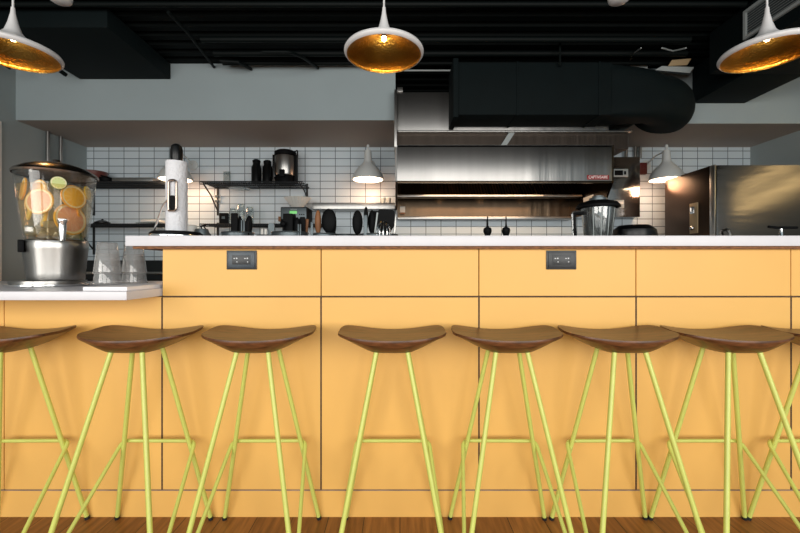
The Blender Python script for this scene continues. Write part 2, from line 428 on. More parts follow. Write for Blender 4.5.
MB().lathe([(.09, .180), (.1, .186), (.1165, .30), (.1255, .39), (.0, .3905)], 48, caps=False).build('fruit_water', 'water', dp)
lid = MB().lathe([(.142, .440), (.145, .447), (.139, .456), (.11, .474), (.07, .489), (.03, .496), (.0, .497)], 56, caps=False).build('lid', 'steel_lid', dp)
MB().lathe([(.012, .497), (.016, .503), (.014, .51), (0, .512)], 20, caps=False).build('lid_knob', 'steel_lid', lid)
tp = MB().lathe([(.011, -.108), (.011, -.135), (.0, -.136)], 18, (.018, 0, .205), 'y', caps=False).lathe([(.009, -.05), (.011, -.03), (.0135, 0), (.013, .02), (.016, .028), (.016, .034), (.0, .036)], 18, (.018, -.142, .212)).build('tap', 'chrome', dp)
MB().box(.004, .032, -.146, -.138, .244, .250, .002).build('tap_lever', 'chrome', tp)
MB().box(-.117, -.098, -.06, -.03, .115, .165, .003).build('side_clip', 'black', dp)
def slice_(px, py, r, flesh, peel, pith, label, name, tilt=0, inset=.0):
    th = math.atan2((px - 400), F) - th0
    off = dist * math.sin(th)                       # sideways offset from the axis
    zl = EYE + (266.5 - py) / F * (dc.y - .1) - dc.z
    rad = .1 + (zl - .19) * (.0255 / .2) - .004
    rr = max(math.sqrt(max(rad ** 2 - r * r, .0001)) - .006 - inset, .02)
    a = math.asin(max(-.98, min(.98, off / max(rr, .06))))
    # sideways in viewer space: right of the picture is +local x
    loc = Vector((rr * math.sin(a), -rr * math.cos(a), zl))
    mw = Matrix.Translation(dc) @ Matrix.Rotation(frz, 4, 'Z')
    o = bpy.data.objects.new(name, None); C.objects.link(o)
    o.location = mw @ loc
    o.rotation_euler = (PI / 2 - .12, tilt, frz + a); tag(o, label, name.replace('_', ' '), 'fruit slices in the drink dispenser')
    h = .0035
    MB().lathe([(r * .86, -h), (r * .97, -h), (r, -h * .5), (r, h * .5), (r * .97, h), (r * .86, h)], 36, caps=False).build('peel', peel, o)
    MB().lathe([(.0, -h * .9), (r * .8, -h * 1.05), (r * .92, -h * 1.12), (r * .92, h * 1.12), (r * .8, h * 1.05), (0, h * .9)], 36, caps=False).build('rind', pith, o)
    MB().lathe([(.0, -h * 1.3), (r * .76, -h * 1.3), (r * .81, -h * 1.0), (r * .81, h * 1.0), (r * .76, h * 1.3), (0, h * 1.3)], 36, caps=False).build('flesh', flesh, o)
slice_(21, 188, .046, 'orange_flesh', 'orange_peel', 'pith', 'orange slice turned edge-on at the left side of the tank', 'orange_slice')
slice_(38, 191, .055, 'orange_flesh', 'grape_peel', 'pith', 'pale yellow slice behind the upper pink grapefruit slice', 'orange_slice', 0, .03)
slice_(40, 201, .053, 'grape_flesh', 'grape_peel', 'pith', 'upper pink grapefruit slice left of centre in the tank', 'grapefruit_slice')
slice_(58.5, 182, .027, 'lime_flesh', 'lime_peel', 'pith', 'small pale lime slice near the tank top', 'lime_slice')
slice_(73, 194, .05, 'orange_flesh', 'orange_peel', 'pith', 'bright orange slice right of the lime slice', 'orange_slice')
slice_(87, 187, .03, 'lemon_flesh', 'lemon_peel', 'pith', 'lemon slice at the right upper side of the tank', 'lemon_slice')
slice_(70, 217, .066, 'grape_flesh', 'grape_peel', 'pith', 'lower pink grapefruit slice right above the tap', 'grapefruit_slice', 0, 0)
slice_(88, 206, .04, 'orange_flesh', 'orange_peel', 'pith', 'orange slice behind the lower grapefruit slice at the right', 'orange_slice', 0, .02)
slice_(82, 236, .024, 'cuke_flesh', 'cuke_peel', 'cuke_flesh', 'dark green cucumber slice at the tank bottom right of the tap', 'cucumber_slice')
slice_(24, 211, .034, 'lemon_flesh', 'lemon_peel', 'pith', 'lemon slice low at the left side of the tank', 'lemon_slice', 0, .01)
slice_(84, 199, .05, 'orange_flesh', 'orange_peel', 'orange_flesh', 'orange slice deepest in the water at the right of the tank', 'orange_slice', 0, .055)
slice_(30, 214, .045, 'lemon_flesh', 'grape_peel', 'lemon_flesh', 'yellow slice deep in the water below the upper grapefruit slice', 'lemon_slice', 0, .05)
for k, (px, py) in enumerate([(31, 230), (44, 235), (49, 224), (57, 235)]):
    th = math.atan2(px - 400, F) - th0
    zl = EYE + (266.5 - py) / F * 1.62
    p = dc + Matrix.Rotation(frz, 3, 'Z') @ Vector((dist * math.sin(th), -.066, 0)); p.z = zl
    o = MB().box(-.014, .014, -.014, .014, -.014, .014, .004).build('ice_cube', 'ice'); o.location = p; o.rotation_euler = (.4 * k, .7 * k, .5)
    tag(o, 'clear ice cube floating low in the drink dispenser', 'ice cube', 'ice cubes in the drink dispenser')

# cups: two upside-down stacks
cup = thing('plastic_cup', '', 'cup', (0, 0, 0), 0, 'stacked clear plastic cups')
MB().lathe([(.0475, 0), (.049, .002), (.0475, .005), (.046, .006), (.033, .117), (.031, .12), (0, .1195)], 36, caps=False).build('cup_wall', 'cup', cup)
MB().lathe([(.0465, .0), (.0495, .0025), (.0465, .006)], 36, caps=False).build('rim', 'cup', cup)
c1, c2 = Vector((-1.135, 1.555, .8675)), Vector((-1.015, 1.58, .881))
c1.x = (107.5 - 400) / F * 1.56; c1.y = 1.56; c1.z = .881; c2.x = (134 - 400) / F * 1.66; c2.y = 1.66
cup.location = c1; cup['label'] = 'lowest upside-down clear cup of the stack beside the dispenser'
copy_tree(cup, c1 + Vector((0, 0, .042)), 0, 'top upside-down clear cup of the stack beside the dispenser')
copy_tree(cup, c2, .3, 'lowest upside-down clear cup of the stack nearer the bar')
copy_tree(cup, c2 + Vector((0, 0, .040)), .3, 'top upside-down clear cup of the stack nearer the bar')

# ------------------------------------------------------------------ paper towel on its holder
hc = Vector((-.905, 1.62, 1.065))
hd = thing('towel_holder', 'black and chrome upright paper towel holder on the bar end', 'paper towel holder', tuple(hc))
MB().lathe([(.095, 0), (.097, .004), (.096, .018), (.088, .024), (.02, .026), (0, .026)], 44, caps=False).build('base', 'black', hd)
MB().lathe([(.097, .0), (.099, .003), (.099, .009), (.097, .012)], 44, caps=False).build('base_band', 'chrome', hd)
MB().lathe([(.008, .02), (.008, .31)], 16).lathe([(.012, .31), (.022, .315), (.0235, .33), (.0235, .355), (.02, .372), (.01, .38), (0, .381)], 24, caps=False).build('pole', 'black_gloss', hd)
MB().tube([(-.075, -.03, .02), (-.028, -.046, .128), (-.006, -.047, .150)], .004, 8, bend=.02).build('side_arm', 'chrome', hd)
arm = MB().tube([(-.006, -.047, .105), (-.006, -.047, .225), (.025, -.047, .225), (.025, -.047, .105), (-.006, -.047, .105)], .0048, 8, bend=.014).build('tension_arm', 'steel_lid', hd)
MB().box(0, .019, -.049, -.043, .11, .165, .004).build('grip', 'black', arm)
rl = thing('paper_towel_roll', 'white quilted paper towel roll standing on the chrome holder', 'paper towel', (hc.x, hc.y, hc.z + .026))
MB().lathe([(.012, 0), (.0385, 0), (.0395, .003), (.0395, .279), (.0385, .282), (.012, .282)], 44).build('sheet_roll', 'paper', rl)
MB().lathe([(.0125, .2815), (.016, .2832), (.0175, .2832), (.018, .282)], 24, caps=False).build('core', 'beige', rl)

# ------------------------------------------------------------------ pendant lamps
def pendant():
    o = thing('pendant_lamp', '', 'pendant lamp', (0, 0, 0), 0, 'pendant lamps over the bar')
    MB().lathe([(.166, 0), (.172, .002), (.178, .010), (.1785, .015), (.174, .023), (.15, .034), (.10, .055), (.06, .076), (.042, .092), (.031, .107), (.019, .145), (.0095, .19), (.0075, .215), (0, .216)], 64, caps=False).build('shade', 'lamp_white', o)
    MB().lathe([(.1662, -.0004), (.1645, .003), (.170, .010), (.170, .016), (.164, .022), (.14, .032), (.09, .053), (.05, .073), (.03, .089), (.0, .098)], 64, caps=False).build('gold_lining', 'gold', o)
    MB().lathe([(.0045, .21), (.0045, DECK - 1.90)], 12).build('stem', 'lamp_white', o)
    MB().lathe([(.012, .094), (.012, .084), (.0, .084)], 16, caps=False).build('bulb_socket', 'black', o)
    MB().ball((0, 0, .075), .012).build('bulb', 'bulb', o)
    return o
p0 = pendant()
for i, (px, lab) in enumerate([(13, 'white and gold disc pendant lamp above the drink dispenser'), (384, 'white and gold disc pendant lamp hanging in the middle of the bar'), (767, 'white and gold disc pendant lamp above the fridge end of the bar')]):
    loc = ((px - 400) / F * 1.8, 1.8, 1.90)
    if i == 0: p0.location = loc; p0['label'] = lab
    else: copy_tree(p0, loc, 0, lab)
    light('pendant_glow', 'POINT', (loc[0], loc[1], loc[2] + .04), 1.3, (1, .74, .42), .02)

# ------------------------------------------------------------------ ceiling services
def pipe(name, pts, r, label, cat='pipe', m='pipe', bend=0, group='black pipes under the ceiling'):
    return tag(MB().tube(pts, r, 14, bend=bend).build(name, m), label, cat, group)
pipe('ceiling_pipe', [(-5, 3.3, 3.112), (2.85, 3.3, 3.112)], .022, 'black ceiling pipe running nearest the viewer along the picture top')
pipe('ceiling_pipe', [(-1.85, 3.72, 3.06), (2.7, 3.72, 3.06)], .026, 'black ceiling pipe, second back from the picture top')
pipe('ceiling_pipe', [(-1.85, 3.98, 3.07), (2.85, 3.98, 3.07)], .03, 'black ceiling pipe third back, above the middle pendant')
pipe('ceiling_pipe', [(-1.86, 4.2, 3.085), (2.85, 4.2, 3.085)], .022, 'black ceiling pipe hugging the top of the grey bulkhead')
pipe('hanging_conduit', [W(168, 12, 3.32), W(188, 33, 3.62), W(214, 67, 4.30)], .014, 'knobbly black flexible conduit crossing the ceiling pipes beside the square duct', 'conduit')
pipe('hanging_cable', [W(220, 61, 4.02), W(238, 62, 4.05), W(251, 69, 4.29)], .016, 'short black cable drooping over the top of the grey bulkhead', 'cable')
pipe('hanging_cable', [W(262, 52, 3.78), W(290, 52, 3.78), W(304, 58, 3.95), W(318, 68, 4.28)], .015, 'black cable sagging onto the bulkhead just before the middle pendant', 'cable', bend=.05)
pipe('hanging_cable', [W(56, 68, 4.0), W(66, 75, 4.1)], .02, 'stub of black cable beside the rim of the dispenser-end pendant', 'cable')
pipe('hanging_cable', [W(0, 62, 3.95), W(11, 68, 4.0)], .02, 'stub of black cable under the dispenser-end pendant at the picture edge', 'cable')
tag(MB().tube([W(404, 70.5, 4.3), W(456, 70.5, 4.3)], .009, 10).build('rail', 'grille'), 'thin pale rail above the dark gap beside the hood box', 'rail')
pipe('hanger_rod', [W(560, 66, 3.85), W(560, 26, 3.85)], .011, 'black hanger rod rising from the top of the big duct', 'rod')
# left square duct
def duct(name, x0, x1, y0, y1, z0, z1, label, seams=()):
    o = thing(name, label, 'duct', ((x0 + x1) / 2, (y0 + y1) / 2, z0))
    hx, hy = (x1 - x0) / 2, (y1 - y0) / 2
    MB().box(-hx, hx, -hy, hy, 0, z1 - z0, .006).build('casing', 'iron', o)
    for s in seams:
        MB().box(-hx - .008, hx + .008, s - .012, s + .012, -.008, z1 - z0).build('seam_flange', 'iron', o)
    return o
duct('square_duct', -3.45, -1.90 * 1.302, 3.38, 4.315, 2.97, DECK - .005, 'black square duct meeting the grey bulkhead behind the dispenser-end pendant')
rd = duct('supply_duct', 2.9, 3.80, 1.6, 3.75, 2.75, DECK - .005, 'black boxy supply duct carrying the pale louvred grille')
MB().box(-.125, .45, 1.075, 1.74, 0, DECK - .005 - 2.75, .006).build('rear_casing', 'iron', rd)
# side grille
gr = thing('air_grille', 'pale grey louvred air grille on the side of the black supply duct', 'air grille', (2.9, 3.0, 2.97))
fr = MB(); fr.box(-.02, 0, -.36, .36, -.12, -.095).box(-.02, 0, -.36, .36, .095, .12).box(-.02, 0, -.36, -.335, -.095, .095).box(-.02, 0, .335, .36, -.095, .095).build('frame', 'grille', gr)
lv = MB()
for k in range(9):
    z = -.085 + k * .021
    lv.prism([(-.016, z), (-.002, z + .012), (-.001, z + .010), (-.015, z - .002)], -.335, .335, 'y')
lv.build('louvres', 'grille', gr)
MB().box(-.004, -.0005, -.34, .34, -.1, .1).build('back_plate', 'basin_grey', gr)
# main exhaust duct with its elbow
md = thing('exhaust_duct', 'big black rectangular duct with bulging rounded elbow above the hood', 'duct', (.517, 3.9, 2.43))
xe = (612 - 400) / F * 3.9 - .517
MB().box(0.02, xe, 0, .34, 0, .51, .008).build('casing', 'iron', md)
MB().box(0, .05, -.025, .345, -.03, .54, .004).build('end_flange', 'iron', md)
for k in (.62, 1.42): MB().box(k, k + .018, -.008, .345, -.008, .518, .002).build('seam', 'iron', md)
tr = MB(); rings = []
NS = 40
for k in range(13):
    s = k / 12
    a = s * PI / 2
    cx = xe + .80 * math.sin(a); cy = .17 + .335 * (1 - math.cos(a)) ** 1.5; cz = .255 - .03 * s
    dirx, diry = math.cos(a), math.sin(a)
    ring = []
    hw = .17 + .16 * s * s; hh = .255 - .012 * min(1, s * 2)
    n = 12 - 9.7 * min(1, s * 2.4) ** .6
    for j in range(NS):
        t_ = 2 * PI * j / NS + PI / 4
        u, v2 = sup(t_, n)
        ring.append(Vector((cx + u * hw * diry, cy - u * hw * dirx, cz + v2 * hh)))
    rings.append(ring)
tr.loft(rings).build('elbow', 'iron', md, ang=50)
# odd pale pieces above the elbow
tag(MB().box(*sorted((W(630, 70, 4.27).x, W(648, 70, 4.27).x)), 4.27, 4.4, W(0, 70, 4.27).z, W(0, 62.5, 4.27).z, .004).build('junction_box', 'grille'), 'pale grey junction box peeping over the big duct', 'junction box')
tag(MB().tube([W(629, 63, 4.3), W(633, 54, 4.0), W(641, 48, 3.75)], .006, 8).build('hanging_cable', 'grille'), 'thin pale cable curving up from the grey junction box', 'cable')
tag(MB().tube([W(662, 48, 3.7), W(673, 51, 3.85), W(686, 48, 3.7)], .007, 8).build('hanging_cable', 'grille'), 'thin pale cable sagging above the beige ballast box', 'cable')
tag(MB().loft([[W(655, 70, 4.05), W(662, 66, 4.05), W(694, 67, 4.05), W(690, 73, 4.05)], [W(655, 72, 4.35), W(662, 68, 4.35), W(694, 69, 4.35), W(690, 75, 4.35)]]).build('round_damper', 'grille'), 'pale flattened duct collar lying behind the black elbow', 'duct collar')
tag(MB().loft([[W(668, 66, 4.03), W(672, 60, 4.03), W(691, 58.5, 4.03), W(687, 65, 4.03)], [W(668, 67, 4.2), W(672, 61, 4.2), W(691, 60, 4.2), W(687, 66, 4.2)]]).build('ballast_box', 'beige'), 'small beige box on the pale duct collar', 'box')
for px, lab in ((60, 'white ceiling spotlight peeping in above the black square duct'), (619, 'white ceiling spotlight peeping in above the exhaust elbow')):
    c = W(px, -9, 2.5)
    o = thing('spotlight', lab, 'spotlight', (c.x, 2.5, 2.6), 0, 'white ceiling spotlights')
    MB().lathe([(0, 0.0), (.04, .0), (.058, .012), (.064, .03), (.064, .13), (.05, .145), (0, .147)], 28, caps=False).build('can', 'lamp_white', o)
    MB().lathe([(.008, .145), (.008, DECK - 2.6)], 10).build('stem', 'lamp_white', o)

# ------------------------------------------------------------------ extraction hood
hx0, hx1 = -.03, (612 - 400) / F * 4.2
hood = thing('extraction_hood', 'wide stainless kitchen extraction hood along the tiled wall', 'extraction hood', (0, 0, 0))
z0, z1 = W(0, 181, 4.2).z, W(0, 145, 4.2).z
MB().box(hx0, hx1, 4.2, 4.22, z0, z1, .003).box(hx0, hx1, 4.2, 5.27, z1 - .02, z1).build('canopy', 'hood_steel', hood)
MB().box(hx0, hx1, 4.195, 4.24, z0 - .02, z0 + .002, .004).build('front_lip', 'hood_in', hood)
poly = [(4.2, z1), (4.2, z0), (4.42, 1.573), (5.28, 1.573), (5.28, z1)]
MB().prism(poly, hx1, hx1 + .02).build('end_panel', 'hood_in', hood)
MB().prism(poly, hx0 - .02, hx0).build('end_panel', 'hood_steel', hood)
MB().box(hx0, hx1, 5.25, 5.28, 1.57, 2.2).build('back_panel', 'hood_in', hood)
MB().box(hx0, hx1, 5.12, 5.27, 1.558, 1.59, .004).build('bottom_ledge', 'steel', hood)
MB().box(hx0, hx1 - .02, 4.84, 4.98, 1.795, 1.822, .004).build('grease_gutter', 'hood_steel', hood)
fw = (hx1 - hx0 - .1) / 4
for k in range(4):
    f = MB(); xa = hx0 + .03 + k * (fw + .012)
    f.prism([(4.90, 1.825), (5.22, 2.14), (5.24, 2.12), (4.92, 1.805)], xa, xa + fw)
    nb = 15
    for j in range(nb):
        x = xa + fw * (j + .5) / nb
        f.prism([(4.875, 1.83), (5.19, 2.14), (5.22, 2.14), (4.90, 1.825)], x - .008, x + .008)
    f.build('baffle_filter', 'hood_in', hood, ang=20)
ZB, ZT = W(0, 131.5, 4.25).z, W(0, 92, 4.25).z
xe1 = (631 - 400) / F * 4.25
MB().box(hx0, 2.22, 4.255, 5.27, ZB, ZT, .003).build('upper_box', 'hood_steel', hood)
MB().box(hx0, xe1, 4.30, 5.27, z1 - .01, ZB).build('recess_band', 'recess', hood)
MB().box(hx0, xe1, 4.235, 4.3, ZB - .008, ZB + .008, .002).build('edge_trim', 'steel', hood)
MB().box(hx0 - .03, hx0 - .002, 4.19, 5.2, z1 - .02, ZT, .003).build('side_upright', 'steel', hood)
MB().box(hx0, hx0 + .06, 4.24, 4.3, ZT, ZT + .05, .003).build('bracket', 'steel', hood)
MB().loft([[W(510, 131, 4.27), W(516, 131, 4.27), W(516, 131, 4.295), W(510, 131, 4.295)], [W(501, 145, 4.27), W(507, 145, 4.27), W(507, 145, 4.295), W(501, 145, 4.295)]]).build('diagonal_brace', 'grille', hood)
# maker badge with its lettering
bc = W(598, 177.3, 4.197)
bd = MB().box(-.115, .115, -.003, .002, -.024, .024, .003).build('maker_badge', 'badge_red', hood); bd.location = (bc.x, 4.198, bc.z)
cu = bpy.data.curves.new('lettering', 'FONT'); cu.body = 'CAPTIVEAIRE'; cu.size = .043; cu.align_x = 'CENTER'; cu.align_y = 'CENTER'; cu.extrude = .001
to = bpy.data.objects.new('lettering_tmp', cu); C.objects.link(to); bpy.context.view_layer.update()
me = bpy.data.meshes.new_from_object(to.evaluated_get(bpy.context.evaluated_depsgraph_get())); bpy.data.objects.remove(to)
me.materials.clear(); me.materials.append(M['badge_white'])
lt = bpy.data.objects.new('lettering', me); C.objects.link(lt); lt.parent = bd; lt.location = (0, -.005, 0); lt.rotation_euler = (PI / 2, 0, 0)
w_ = max(v.co.x for v in me.vertices) - min(v.co.x for v in me.vertices); lt.scale = (.2 / w_, 1.0, 1)
# card stuck inside the hood end, tag on the back panel
tag(MB().box(hx1 - .004, hx1 - .001, 4.6, 4.85, 1.66, 1.78).build('notice_card', 'white_plain'), 'pale card stuck inside the right end of the hood', 'card')
o = thing('wall_switch', 'white pull switch hanging at the dark end of the hood interior', 'switch', (W(402.5, 207, 5.2).x, 5.245, W(0, 210, 5.2).z))
MB().box(-.035, .035, -.03, .0, -.03, .05, .004).build('switch_body', 'white_plain', o); MB().box(-.03, .03, -.032, -.0301, -.05, -.03).build('switch_base', 'wood_handle', o)

# ------------------------------------------------------------------ wall fixtures right of the hood
uc = thing('mounted_control_cabinet', 'stainless wall control cabinet between the hood and the red alarm', 'control cabinet', (0, 5.3, 0))
x0, x1 = W(602, 0, 5.16).x, W(640, 0, 5.16).x
MB().box(x0, x1, -.14, 0, W(0, 217, 5.16).z, W(0, 157, 5.16).z, .004).build('cabinet_body', 'fridge_steel', uc)
a, c = W(612, 177, 5.155), W(628, 169, 5.155)
f = MB().box(a.x, c.x, -.152, -.14, a.z, c.z, .003).build('control_panel', 'grille', uc)
MB().box(a.x + .03, c.x - .07, -.156, -.152, a.z + .02, c.z - .02).build('control_screen', 'black', f)
MB().box(c.x - .055, c.x - .03, -.156, -.152, a.z + .03, c.z - .03).build('control_button', 'black', f)
a, c = W(614, 208, 5.155), W(624, 200, 5.155)
f = MB().box(a.x, c.x, -.15, -.14, a.z, c.z, .003).build('label_plate', 'grille', uc)
MB().box(a.x + .01, c.x - .01, -.153, -.15, (a.z + c.z) / 2, c.z - .02).build('label_paper', 'white_plain', f)
a, c = W(641, 173, 5.2), W(649, 162, 5.2)
al = thing('fire_alarm', 'dark red fire alarm box on the tiles beside the right wall lamp', 'fire alarm', ((a.x + c.x) / 2, 5.3, (a.z + c.z) / 2))
MB().box(-.055, .055, -.06, 0, -.075, .075, .006).build('alarm_body', 'red', al); MB().box(-.04, .04, -.066, -.059, .0, .05, .003).build('alarm_face', 'red', al)
for px, lab in ((636, 'grey conduit pipe running up from the control cabinet, nearest the hood'), (641, 'grey conduit pipe running up the tiles above the red alarm'), (627, 'short steel conduit just inside the hood corner above the control cabinet')):
    p = W(px, 0, 5.24)
    tag(MB().tube([(p.x, 5.26, W(0, 158, 5.24).z + .0), (p.x, 5.26, SZ)], .02, 12).build('conduit', 'steel'), lab, 'conduit', 'conduits above the control cabinet')
for px in (44, 60):
    pass
for y_, lab in ((4.86, 'grey pipe up the left wall, nearer the back tiles'), (4.68, 'grey pipe up the left wall, nearer the dispenser')):
    tag(MB().tube([(XL + .03, y_, .05), (XL + .03, y_, SZ)], .02, 12).build('wall_pipe', 'steel'), lab, 'pipe', 'pipes on the left wall')

# ------------------------------------------------------------------ fridge
fz = W(0, 164.5, 4.2).z; fx0 = (714 - 400) / F * 4.2
fg = thing('fridge', 'tall stainless commercial fridge standing in the right corner', 'fridge', (fx0, 4.2, 0))
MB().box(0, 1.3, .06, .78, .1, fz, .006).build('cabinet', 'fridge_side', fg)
MB().box(0, .02, .0, .06, .1, fz, .003).box(.02, 1.3, .03, .06, fz - .03, fz, .003).build('face_frame', 'steel', fg)
dr = MB().box(.028, 1.28, .0, .05, .16, fz - .006, .006).build('door', 'fridge_steel', fg)
MB().tube([(.10, 0, 1.33), (.10, -.05, 1.335), (.12, -.06, 1.28), (.12, -.06, .95), (.11, 0, .94)], .014, 10, bend=.02).build('handle', 'steel', dr)
for lx in (.06, 1.24):
    for ly in (.12, .72): MB().lathe([(.03, .0), (.03, .02), (.02, .03), (.02, .1)], 16, (lx, ly, 0)).build('foot', 'black', fg)
a = W(700, 0, 4.37)
hg = MB().box(-.012, 0, .22, .34, 1.32, 1.66, .003).build('side_latch', 'beige', fg)
MB().box(-.03, -.012, .25, .31, 1.54, 1.62, .006).build('latch_bolt', 'chrome', hg)
MB().ball((-.025, .28, 1.38), .025).build('latch_knob', 'chrome', hg)

# ------------------------------------------------------------------ wall lamps
def sconce():
    o = thing('wall_lamp', '', 'wall lamp', (0, 0, 0), 0, 'grey dome lamps on the tiled wall')
    MB().lathe([(0.182, -0.01), (0.19, -0.008), (0.191, 0), (0.186, 0.022), (0.16, 0.0825), (0.115, 0.1408), (0.07, 0.1848), (0.054, 0.209), (0.046, 0.2365), (0.042, 0.33), (0.036, 0.3498), (0.012, 0.3542), (0.012, 0.3795), (0.018, 0.3872), (0.018, 0.4092), (0.01, 0.4202), (0, 0.4213)], 44, caps=False).build('shade', 'shade_grey', o)
    MB().lathe([(.1835, -.010), (.180, .02), (.154, .074), (.108, .124), (.0, .15)], 44, caps=False).build('shade_lining', 'lamp_white', o)
    MB().lathe([(0, .004), (.176, .004), (.172, .03), (0, .04)], 36, caps=False).build('diffuser', 'bulb_soft', o)
    MB().tube([(0, 0, .34), (0, .2, .345), (0, .41, .27)], .009, 10, bend=.06).build('arm', 'shade_grey', o)
    MB().lathe([(.065, .42), (.065, .405), (.05, .395), (0, .395)], 28, (0, 0, .27), 'y', caps=False).build('wall_plate', 'shade_grey', o)
    return o
s0 = sconce()
for i, (px, lab) in enumerate([(175.5, 'grey dome wall lamp half hidden behind the paper towel roll'), (368, 'grey dome wall lamp glowing just left of the hood'), (666.5, 'grey dome wall lamp glowing left of the fridge')]):
    loc = ((px - 400) / F * 4.88, 4.88, W(0, 180, 4.88).z + .012)
    if i == 0: s0.location = loc; s0['label'] = lab
    else: copy_tree(s0, loc, 0, lab)
    light('wall_lamp_glow', 'POINT', (loc[0], loc[1] + .05, loc[2] - .06), 7, (1, .55, .32), .08)

# ------------------------------------------------------------------ wire wall shelves
def shelf(x0, x1, z, label, bracket=(True, True), short=False):
    o = thing('wire_shelf', label, 'wire shelf', ((x0 + x1) / 2, 5.3, z), 0, 'black wire shelves on the tiles')
    h = (x1 - x0) / 2; m = MB()
    for yy in (-.42, -.30, -.18, -.03): m.tube([(-h, yy, 0), (h, yy, 0)], .006, 6)
    m.tube([(-h, -.42, -.03), (h, -.42, -.03)], .006, 6)
    n = int((x1 - x0) / .022)
    for k in range(n + 1):
        x = -h + 2 * h * k / n
        m.tube([(x, -.42, -.03), (x, -.42, .004), (x, -.02, .004)], .0042, 5)
    m.build('wire_deck', 'black_wire', o)
    for s, on in zip((-1, 1), bracket):
        if on:
            x = s * (h - .03)
            (MB().tube([(x, -.4, -.02), (x, -.2, -.05), (x, -.012, -.11)], .009, 8).box(x - .012, x + .012, -.014, 0, -.13, .06) if short else MB().tube([(x, -.4, -.02), (x, -.2, -.13), (x, -.012, -.30)], .009, 8).box(x - .012, x + .012, -.014, 0, -.36, .06)).build('bracket', 'black_wire', o)
    return o
ZU, ZL = 1.985, 1.468
shelf(-4.08, -2.86, ZU, 'upper black wire shelf behind the dispenser and towel roll')
shelf(-2.44, -1.845, ZU, 'upper black wire shelf left of the coffee urn shelf', (True, False))
shelf(-1.835, -1.20, ZU, 'upper black wire shelf carrying the coffee urn', (False, True), True)
shelf(-4.08, -2.86, ZL, 'lower black wire shelf showing behind the dispenser and towel roll', (True, False))
shelf(-2.44, -.86, ZL, 'lower black wire shelf holding the coffee brewer')
# things on the shelves
def on(px, d): return (px - 400) / F * d
ux = on(285, 5.05)
u = thing('coffee_urn', 'steel and black insulated coffee urn on the upper wire shelf', 'coffee urn', (ux, 5.07, ZU + .01))
MB().lathe([(.11, 0), (.125, .005), (.125, .09), (.12, .1)], 36).build('base', 'black', u)
MB().lathe([(.13, .1), (.134, .11), (.134, .33), (.13, .345)], 40).build('barrel', 'steel', u)
MB().lathe([(.13, .345), (.137, .35), (.135, .40), (.10, .42), (0, .424)], 36, caps=False).build('top_cap', 'black', u)
MB().tube([(.10, 0, .40), (.155, 0, .43), (.15, 0, .30)], .009, 8, bend=.02).build('carry_handle', 'black', u)
MB().box(-.03, .03, -.165, -.12, .06, .15, .006).build('spigot', 'black', u)
MB().box(-.15, -.115, -.05, .0, .08, .36, .004).build('sight_gauge', 'black_gloss', u)
MB().box(.125, .155, -.05, .02, -.0, .36, .004).build('side_column', 'black', u)
for px, lab, hgt in ((256.5, 'black coffee jug on the wire shelf, furthest from the steel urn', .27), (267.5, 'black coffee jug on the wire shelf right against the steel urn', .26)):
    j = thing('coffee_jug', lab, 'jug', (on(px, 5.05), 5.05, ZU + .01), 0, 'black coffee jugs')
    MB().lathe([(.056, 0), (.062, .005), (.062, .2), (.045, hgt - .03), (.045, hgt), (0, hgt)], 28, caps=False).build('jug_body', 'black_gloss', j)
    MB().lathe([(.048, hgt - .005), (.05, hgt + .02), (.03, hgt + .035), (0, hgt + .035)], 24, caps=False).build('jug_lid', 'black', j)
    MB().tube([(.045, -.02, hgt - .02), (.062, -.075, hgt - .03), (.06, -.07, .06), (.05, -.02, .05)], .008, 8, bend=.02).build('jug_handle', 'black', j)
br = thing('coffee_brewer', 'black coffee brewer with green display on the lower wire shelf', 'coffee brewer', (on(294.5, 4.95), 5.05, ZL + .01))
MB().box(-.165, .165, -.13, .16, .0, .205, .012).build('brewer_body', 'black', br)
MB().box(-.155, .155, -.137, -.128, .055, .195, .004).build('control_face', 'basin_grey', br)
f = MB().box(-.05, .04, -.142, -.136, .12, .155, .002).build('display', 'screen', br)
MB().box(-.04, .04, -.1415, -.136, .17, .178, .001).build('badge_strip', 'grille', br)
for k in range(3): MB().lathe([(.008, -.145), (.008, -.136)], 12, (.075 + .025 * k, 0, .11), 'y').build('button', 'black', br)
MB().box(-.2, -.165, -.11, -.03, .03, .09, .006).build('side_lever', 'wood_handle', br)
ff = thing('coffee_filter', 'fluted white paper coffee filters stacked on top of the brewer', 'coffee filter', (on(296.5, 5.0), 5.05, ZL + .215))
m = MB(); rings = []
for r, z in ((.055, 0), (.10, .05), (.165, .135)):
    rings.append([Vector((math.cos(2 * PI * k / 96) * r * (1 + .05 * (r / .165) * math.cos(k * PI * .5)), math.sin(2 * PI * k / 96) * r * .8 * (1 + .05 * (r / .165) * math.cos(k * PI * .5)), z)) for k in range(96)])
R2 = [[m.bm.verts.new(p) for p in ring] for ring in rings]
for A, B in zip(R2, R2[1:]):
    for k in range(96): m.bm.faces.new((A[k], A[(k + 1) % 96], B[(k + 1) % 96], B[k]))
m.bm.faces.new(R2[0][::-1]); m.build('fluted_cup', 'filter_paper', ff, ang=15)
tb = thing('card_reader', 'small black upright device on the lower wire shelf', 'device', (on(221.5, 4.95), 5.02, ZL + .008))
MB().box(-.055, .055, -.02, .02, 0, .145, .008).build('device_body', 'black', tb); MB().box(-.02, .02, -.024, -.019, .07, .1, .003).build('device_button', 'basin_grey', tb)
